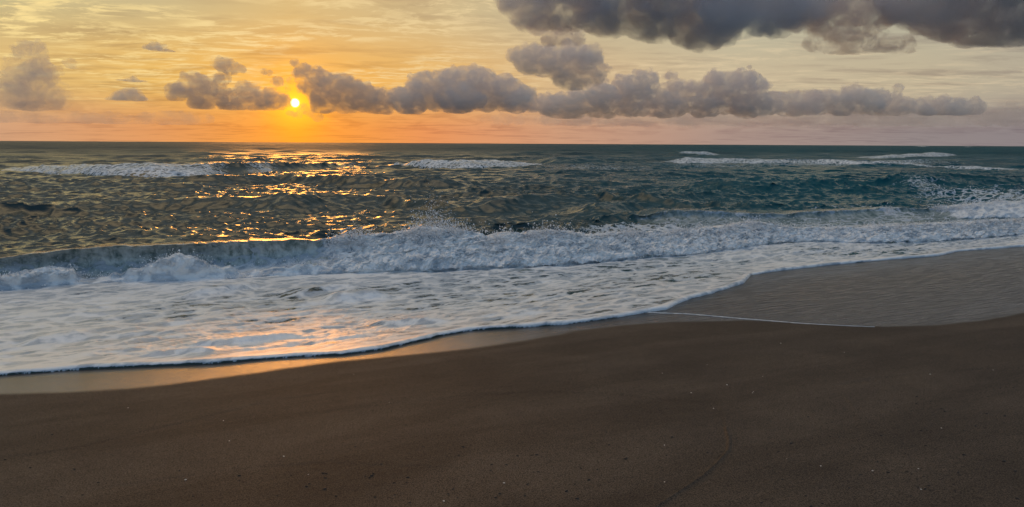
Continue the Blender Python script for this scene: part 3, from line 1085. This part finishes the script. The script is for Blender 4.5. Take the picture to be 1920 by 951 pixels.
m_pe, t, out = material('dark_pebble')
tc = t.n('ShaderNodeTexCoord')
bsdf(t, out, Base_Color=t.mix(t.noise(tc.outputs['Object'], 60, 3), (0.004, 0.004, 0.004, 1), (0.010, 0.009, 0.009, 1)), Roughness=0.6)
m_sh, t, out = material('shell')
tc = t.n('ShaderNodeTexCoord')
bsdf(t, out, Base_Color=t.mix(t.noise(tc.outputs['Object'], 200, 3), (0.55, 0.50, 0.42, 1), (0.8, 0.77, 0.7, 1)), Roughness=0.4)
iv, iF = ico(2)
peb = []
for k in range(4):
    v = iv * np.array([1.0, 0.45 + 0.08 * k, 0.40]) * (1 + 0.35 * pnoise(iv[:, 0] * 1.3 + k * 9, iv[:, 1] * 1.3, iv[:, 2] * 1.3))[:, None]
    me_o = make_mesh('pebble', v, iF, m_pe)
    peb.append(me_o.data)
    bpy.data.objects.remove(me_o)
shl = []
for k in range(3):
    v = iv * np.array([1.0, 0.6, 0.25])
    v[:, 2] += 0.4 * (1 - v[:, 0] ** 2) * (iv[:, 2] > -0.3) * 0.6
    v *= (1 + 0.25 * pnoise(iv[:, 0] * 2 + k * 5, iv[:, 1] * 2, iv[:, 2] * 2))[:, None]
    me_o = make_mesh('shell_fragment', v, iF, m_sh)
    shl.append(me_o.data)
    bpy.data.objects.remove(me_o)


def scatter(name, meshes, pts, size, label, cat, grp, sink):
    for i, (px, py) in enumerate(pts):
        x, y = hit_sand(px, py)
        s = size * random.uniform(0.6, 1.35)
        o = bpy.data.objects.new(name, meshes[i % len(meshes)])
        COL.objects.link(o)
        o.location = (x, y, float(sand_z(np.array([x]), np.array([y]))[0]) + s * sink)
        o.scale = (s, s, s)
        o.rotation_euler = (random.uniform(-.1, .1), random.uniform(-.1, .1), random.uniform(-0.7, 0.7))
        tag(o, label, cat, grp)


dark = [(768, 851), (666, 838), (825, 853), (793, 837), (860, 854), (868, 838), (900, 850), (979, 829), (997, 854), (970, 855),
        (922, 871), (920, 883), (950, 872), (1009, 885), (1000, 885), (1006, 853), (989, 908), (984, 930), (937, 926), (929, 933), (858, 933),
        (840, 926), (807, 874), (764, 895), (762, 905), (740, 928), (739, 905), (715, 870), (700, 888), (697, 892), (703, 932), (692, 907),
        (693, 895), (685, 893), (768, 943), (849, 917), (1089, 878), (1120, 881), (1128, 892), (1142, 834), (1172, 861), (1175, 859), (1250, 854),
        (1260, 820), (1137, 811), (1136, 802), (1062, 921), (1082, 935), (1078, 908), (1104, 900), (1501, 785), (1515, 782),
        (1557, 819), (1560, 792), (1574, 819), (1550, 794), (1487, 831), (1483, 832), (1460, 847), (1440, 852), (1368, 782), (1326, 849), (1639, 764),
        (1660, 752), (1683, 764), (1719, 744), (1718, 757), (1745, 753), (1765, 767), (1771, 772), (1770, 769), (1652, 817), (1727, 808), (1734, 803),
        (1712, 808), (1738, 807), (1829, 799), (1807, 808), (1693, 832), (1697, 850), (1735, 836), (1645, 866), (1665, 886), (1656, 887), (1700, 884),
        (1709, 889), (1731, 894), (1751, 866), (1762, 889), (1796, 886), (1799, 891), (1787, 908), (1790, 921), (1741, 911), (1722, 915), (1743, 919), (1734, 917),
        (1592, 915), (1611, 891), (1614, 890), (1678, 932), (1710, 939), (1708, 930), (1510, 929), (1520, 950), (1542, 944), (1467, 899), (1439, 910), (1430, 908),
        (1428, 943), (1903, 884), (1882, 865), (1844, 876), (1884, 780), (1900, 727), (1876, 728), (1852, 744), (1841, 746), (1907, 935), (1850, 776), (1807, 853),
        (65, 808), (98, 815), (10, 862), (57, 877), (337, 883), (546, 891), (610, 896), (612, 888), (609, 917), (606, 887), (500, 866), (470, 873), (449, 892),
        (449, 901), (100, 912), (115, 932), (40, 943), (575, 912), (580, 907), (520, 930), (362, 931), (380, 947), (155, 928), (185, 905), (140, 880), (630, 930)]
light = [(1296, 737), (1413, 735), (1744, 702), (1430, 706), (1411, 737), (1765, 803), (1722, 879), (1636, 883), (1539, 874), (1475, 861),
         (1727, 918), (1862, 694), (1363, 722), (1326, 684), (1338, 766), (532, 856), (578, 890), (348, 900), (430, 827), (1242, 700), (663, 702), (730, 755),
         (1246, 835), (1246, 904), (945, 906), (832, 940), (240, 765), (419, 789), (1583, 661), (1464, 644)]
scatter('pebble', peb, dark, 0.0095, 'tiny dark pebble half sunk in the damp brown sand', 'pebble', 'tiny dark pebbles scattered over the damp sand', 0.10)
scatter('shell_fragment', shl, light, 0.0055, 'tiny pale shell chip on the damp brown sand', 'shell', 'tiny pale shell chips scattered over the damp sand', 0.15)

# ------------------------------------------------------------------ clouds
def cloud_mat(name, density, col, unit, size=26.0, lo=0.36, hi=0.60, aniso=0.35, step=1.0):
    m, t, out = material(name)
    tc = t.n('ShaderNodeTexCoord')
    ob = tc.outputs['Object']
    v = t.n('ShaderNodeVolumePrincipled')
    v.inputs['Color'].default_value = (*col, 1)
    n1 = t.noise(t.mapping(ob, scale=(1, 1, 1.25)), 1 / (unit * size), 5, 0.66, 0.5)
    dn = t.mr(n1, lo, hi)
    t.set(v.inputs['Density'], t.m('MULTIPLY', dn, density))
    v.inputs['Anisotropy'].default_value = aniso
    t.t.links.new(v.outputs[0], out.inputs['Volume'])
    m.cycles.volume_step_rate = step
    return m


M_CUM = cloud_mat('cumulus_vapour', 1 / 105.0, (0.955, 0.925, 0.92), 8.0, 18, 0.33, 0.60)
M_THIN = cloud_mat('thin_vapour', 1 / 220.0, (0.95, 0.89, 0.87), 8.0, 30, 0.36, 0.66)
M_DARK = cloud_mat('rain_cloud_vapour', 1 / 125.0, (0.82, 0.82, 0.86), 4.3, 48, 0.36, 0.58)
M_TORN = cloud_mat('torn_vapour', 1 / 110.0, (0.90, 0.83, 0.82), 4.3, 34, 0.40, 0.60)
I1v, I1f = ico(1)
I2v, I2f = ico(2)


def cloud(label, circles, D, base_y, mat, grp='clouds over the sea', vox=0.9, flat=0.75, puff=1.0, seed=0, disp=1.0, depth=0.8, grow=1.16):
    g = np.random.default_rng(seed + 100)
    vs, fs, n0 = [], [], 0
    unit = D / F                                   # metres per photo pixel at that distance

    def add(c, r, fl=1.0):
        nonlocal n0
        big = r > 14 * unit
        v, f = (I2v, I2f) if big else (I1v, I1f)
        vs.append(v * np.array([r, r, r * fl]) + c)
        fs.append(f + n0)
        n0 += len(v)
    for tup in circles:
        px, py, r = tup[0], tup[1], tup[-1] * grow
        d = ray(px, py)
        d = d / math.hypot(d[0], d[1])
        c = np.array([0, 0, CAM_Z]) + d * D
        c[:2] *= 1 + g.normal(0, 0.35) * r * unit / D * depth
        rr = r * unit
        add(c, rr * 0.95, flat)
        if len(tup) == 4:                            # stretched filler: half width, half height
            hw = tup[2]
            for e in np.linspace(-1, 1, max(3, int(2.4 * hw / r))):
                side = np.array([d[1], -d[0], 0]) * e * (hw - r) * unit
                add(c + side + np.array([0, 0, g.normal(0, .1) * rr]), rr * g.uniform(0.8, 1.05), flat)
                for i in range(int(7 * puff)):
                    a = g.normal(size=3)
                    a /= np.linalg.norm(a)
                    a[2] = abs(a[2])
                    add(c + side + a * rr * 0.8, rr * g.uniform(0.25, 0.45))
            continue
        for i in range(int(14 * puff)):
            e = g.normal(size=3)
            e /= np.linalg.norm(e)
            e[2] = abs(e[2]) * 0.9 - 0.15
            e2 = c + e * rr * np.array([0.82, 0.82, 0.82 * flat])
            r2 = rr * g.uniform(0.22, 0.42)
            add(e2, r2)
            for j in range(int(5 * puff)):
                a = g.normal(size=3)
                a /= np.linalg.norm(a)
                a = a + 0.4 * e
                if r2 * 0.3 > 1.2 * unit:
                    add(e2 + a * r2 * 0.85, r2 * g.uniform(0.25, 0.45))
    V_ = np.concatenate(vs)
    F_ = np.concatenate(fs)
    cen = V_.mean(0)
    zb = CAM_Z + ray(960, base_y + 0)[2] / math.hypot(*ray(960, base_y)[:2]) * D

    def remesh(me0, size):
        o = bpy.data.objects.new('tmp', me0)
        COL.objects.link(o)
        md = o.modifiers.new('r', 'REMESH')
        md.mode = 'VOXEL'
        md.voxel_size = size
        dg = bpy.context.evaluated_depsgraph_get()
        res = bpy.data.meshes.new_from_object(o.evaluated_get(dg))
        bpy.data.objects.remove(o)
        bpy.data.meshes.remove(me0)
        return res

    def arrays(me):
        nv = len(me.vertices)
        co = np.empty(nv * 3, np.float32)
        me.vertices.foreach_get('co', co)
        no = np.empty(nv * 3, np.float32)
        me.vertices.foreach_get('normal', no)
        return co.reshape(-1, 3), no.reshape(-1, 3)
    o = make_mesh('tmp0', V_ - cen, F_)
    me = o.data
    bpy.data.objects.remove(o)
    me = remesh(me, vox * unit)
    co, no = arrays(me)
    q = co / unit
    nn = fbm(q[:, 0] / 16, q[:, 1] / 16, q[:, 2] / 13, octv=4, gain=0.58, billow=True)
    n2 = fbm(q[:, 0] / 34 + 9, q[:, 1] / 34, q[:, 2] / 24, octv=3, gain=0.5)
    co = co + no * ((3.0 * nn + 5.0 * n2) * unit * disp)[:, None]
    me.vertices.foreach_set('co', np.ascontiguousarray(co, np.float32).ravel())
    me.update()
    me = remesh(me, vox * unit)
    co, no = arrays(me)
    q = co / unit
    co = co + no * (0.9 * unit * disp * fbm(q[:, 0] / 4.5, q[:, 1] / 4.5, q[:, 2] / 4, octv=2, billow=True))[:, None]
    # flat, slightly ragged base
    zl = zb - cen[2]
    rag = (3.0 * fbm(q[:, 0] / 30, q[:, 1] / 30, octv=4)) * unit
    low = zl + rag
    co[:, 2] = np.where(co[:, 2] < low, low + (co[:, 2] - low) * 0.18, co[:, 2])
    me.vertices.foreach_set('co', np.ascontiguousarray(co, np.float32).ravel())
    me.polygons.foreach_set('use_smooth', np.ones(len(me.polygons), bool))
    me.update()
    me.name = 'cloud'
    me.materials.clear()
    me.materials.append(mat)
    ob = bpy.data.objects.new('cloud', me)
    COL.objects.link(ob)
    ob.location = cen
    tag(ob, label, 'cloud', grp)
    return ob


M_LIT = cloud_mat('sunlit_vapour', 1 / 130.0, (0.95, 0.86, 0.80), 8.0, 17, 0.34, 0.60)
DC = 11000.0
cloud('hazy tall cloud column at the far left edge', [(58, 108, 22), (40, 125, 18), (75, 140, 24), (50, 165, 36), (85, 180, 26), (60, 195, 26), (20, 180, 30), (100, 195, 18)],
      DC, 218, M_THIN, seed=1, flat=1.0)
cloud('small dark cloud alone high above the others at left', [(290, 94, 13), (306, 104, 10), (277, 92, 8), (320, 107, 6)], DC, 112, M_CUM, seed=2, flat=0.8)
cloud('small flat cloud above the low pair left of the sun', [(246, 158, 12), (232, 160, 8), (262, 161, 8)], DC, 166, M_CUM, seed=3)
cloud('small ragged cloud low at left under the small flat one', [(225, 186, 15), (240, 178, 13), (258, 188, 12), (210, 190, 8)], DC, 199, M_CUM, seed=4)
cloud('tiny hazy cloud right of the tall column', [(130, 118, 8), (136, 130, 6)], DC, 150, M_THIN, seed=5)
cloud('ragged grey cloud bank just left of the sun', [(370, 158, 22), (345, 167, 16), (395, 172, 20), (328, 170, 9), (430, 190, 24),
      (470, 184, 22), (500, 190, 20), (385, 188, 20), (450, 192, 85, 17), (370, 176, 50, 13), (320, 166, 8), (412, 150, 14), (460, 165, 14), (505, 178, 14), (528, 190, 12)], DC, 212, M_LIT, seed=6)
cloud('small cloud sitting above the bank left of the sun', [(418, 122, 15), (405, 120, 9), (438, 128, 10), (455, 130, 6), (430, 138, 8)], DC, 150, M_LIT, seed=7)
cloud('tiny cloud puff just above and left of the sun', [(495, 134, 7), (503, 136, 5), (520, 154, 8)], DC, 170, M_LIT, seed=8)
cloud('grey cloud shoulder rising just right of the sun', [(552, 118, 7), (572, 135, 16), (600, 148, 22), (640, 168, 32), (680, 185, 30),
      (607, 180, 22), (708, 196, 20), (655, 192, 70, 22), (600, 205, 12), (712, 185, 20), (722, 202, 14), (590, 165, 20), (575, 150, 14)], DC, 216, M_LIT, seed=9)
cloud('small torn cloud scraps wrapped round the edge of the sun', [(572, 202, 6), (566, 208, 6), (584, 211, 8), (545, 213, 6), (556, 216, 7), (596, 222, 8), (545, 152, 6), (541, 168, 6), (530, 178, 9), (536, 160, 5), (560, 170, 4)], DC, 232, M_THIN, seed=21)
cloud('broad domed grey cumulus between the sun and the centre', [(770, 190, 32), (800, 160, 28), (850, 150, 28), (900, 152, 30), (950, 175, 36),
      (860, 185, 36), (970, 192, 24), (742, 190, 14), (865, 188, 125, 26), (860, 168, 70, 24), (738, 178, 12), (985, 180, 20), (998, 198, 14)], DC, 215, M_CUM, seed=10)
cloud('dark cumulus hanging under the big dark cloud at centre', [(995, 112, 24), (1030, 112, 32), (1080, 108, 32), (1060, 138, 26), (1105, 142, 22),
      (965, 105, 14), (1128, 128, 12), (1045, 118, 80, 28), (1085, 145, 50, 22)], DC * 0.8, 168, M_CUM, seed=11)
cloud('long heaped cumulus bank right of centre', [(1030, 197, 24), (1080, 192, 28), (1130, 182, 28), (1180, 165, 30), (1210, 150, 20),
      (1257, 143, 10), (1265, 166, 20), (1300, 165, 18), (1350, 155, 24), (1390, 150, 24), (1422, 160, 16), (1330, 195, 28), (1260, 195, 28),
      (1400, 195, 28), (1270, 200, 250, 22), (1250, 182, 130, 20), (1370, 172, 60, 20)], DC * 1.1, 222, M_CUM, seed=12)
cloud('low ragged cumulus row at far right', [(1530, 185, 16), (1560, 188, 20), (1600, 182, 22), (1640, 190, 22), (1580, 205, 16), (1690, 202, 16),
      (1720, 198, 10), (1770, 200, 18), (1795, 206, 14), (1740, 208, 14), (1678, 178, 6), (1684, 166, 6), (1650, 203, 150, 13)], DC * 1.2, 219, M_CUM, seed=13)
cloud('tiny ragged cloud near the right edge', [(1893, 198, 8), (1880, 204, 6), (1900, 206, 6)], DC * 1.2, 212, M_THIN, seed=14)
M_HAZE = cloud_mat('haze_vapour', 1 / 500.0, (0.95, 0.89, 0.88), 8.0, 60, 0.30, 0.62)
cloud('faint mauve haze bank low under the right-hand cumulus bank', [(1350, 226, 330, 11), (1600, 224, 330, 12), (1100, 226, 200, 9), (1850, 222, 200, 13)],
      DC * 1.4, 240, M_HAZE, vox=1.4, seed=31, flat=0.8)
cloud('faint orange haze bank low at the far left', [(60, 222, 120, 11), (230, 226, 130, 9), (330, 222, 60, 8)],
      DC * 1.4, 240, M_HAZE, vox=1.2, seed=32, flat=0.8)
DK = 6000.0
cloud('big dark cloud spread across the top right of centre', [(1000, 12, 44), (1060, 0, 60), (1140, 10, 66), (1230, 14, 70), (1320, 26, 66),
      (1390, 30, 60), (1450, 20, 64), (1500, 0, 50), (960, -5, 26), (1110, -70, 90), (1250, -80, 100), (1400, -80, 100), (1350, 60, 34)],
      DK, 96, M_DARK, vox=1.8, disp=2.0, seed=15, depth=2.0)
cloud('thin pink lit cloud under the left end of the big dark cloud', [(1010, 50, 20), (1050, 62, 22), (1080, 72, 16), (1030, 75, 14)],
      DK * 1.3, 96, M_TORN, seed=16)
cloud('torn ragged cloud between the two dark clouds at top right', [(1560, 30, 40), (1600, 62, 26), (1640, 80, 22), (1670, 92, 20), (1530, 84, 16), (1600, 0, 50), (1690, 100, 18), (1560, 92, 12), (1640, 20, 40), (1580, 60, 60, 28), (1640, 90, 60, 16)],
      DK, 112, M_TORN, vox=1.2, seed=17)
cloud('darkest blue grey cloud filling the top right corner', [(1710, 5, 50), (1780, 20, 60), (1850, 30, 60), (1920, 40, 62), (2000, 30, 70), (1750, -70, 90),
      (1900, -80, 100), (2080, -30, 100), (1860, 70, 26), (1920, 86, 26)], DK, 104, M_DARK, vox=1.8, disp=2.0, seed=18, depth=2.0)
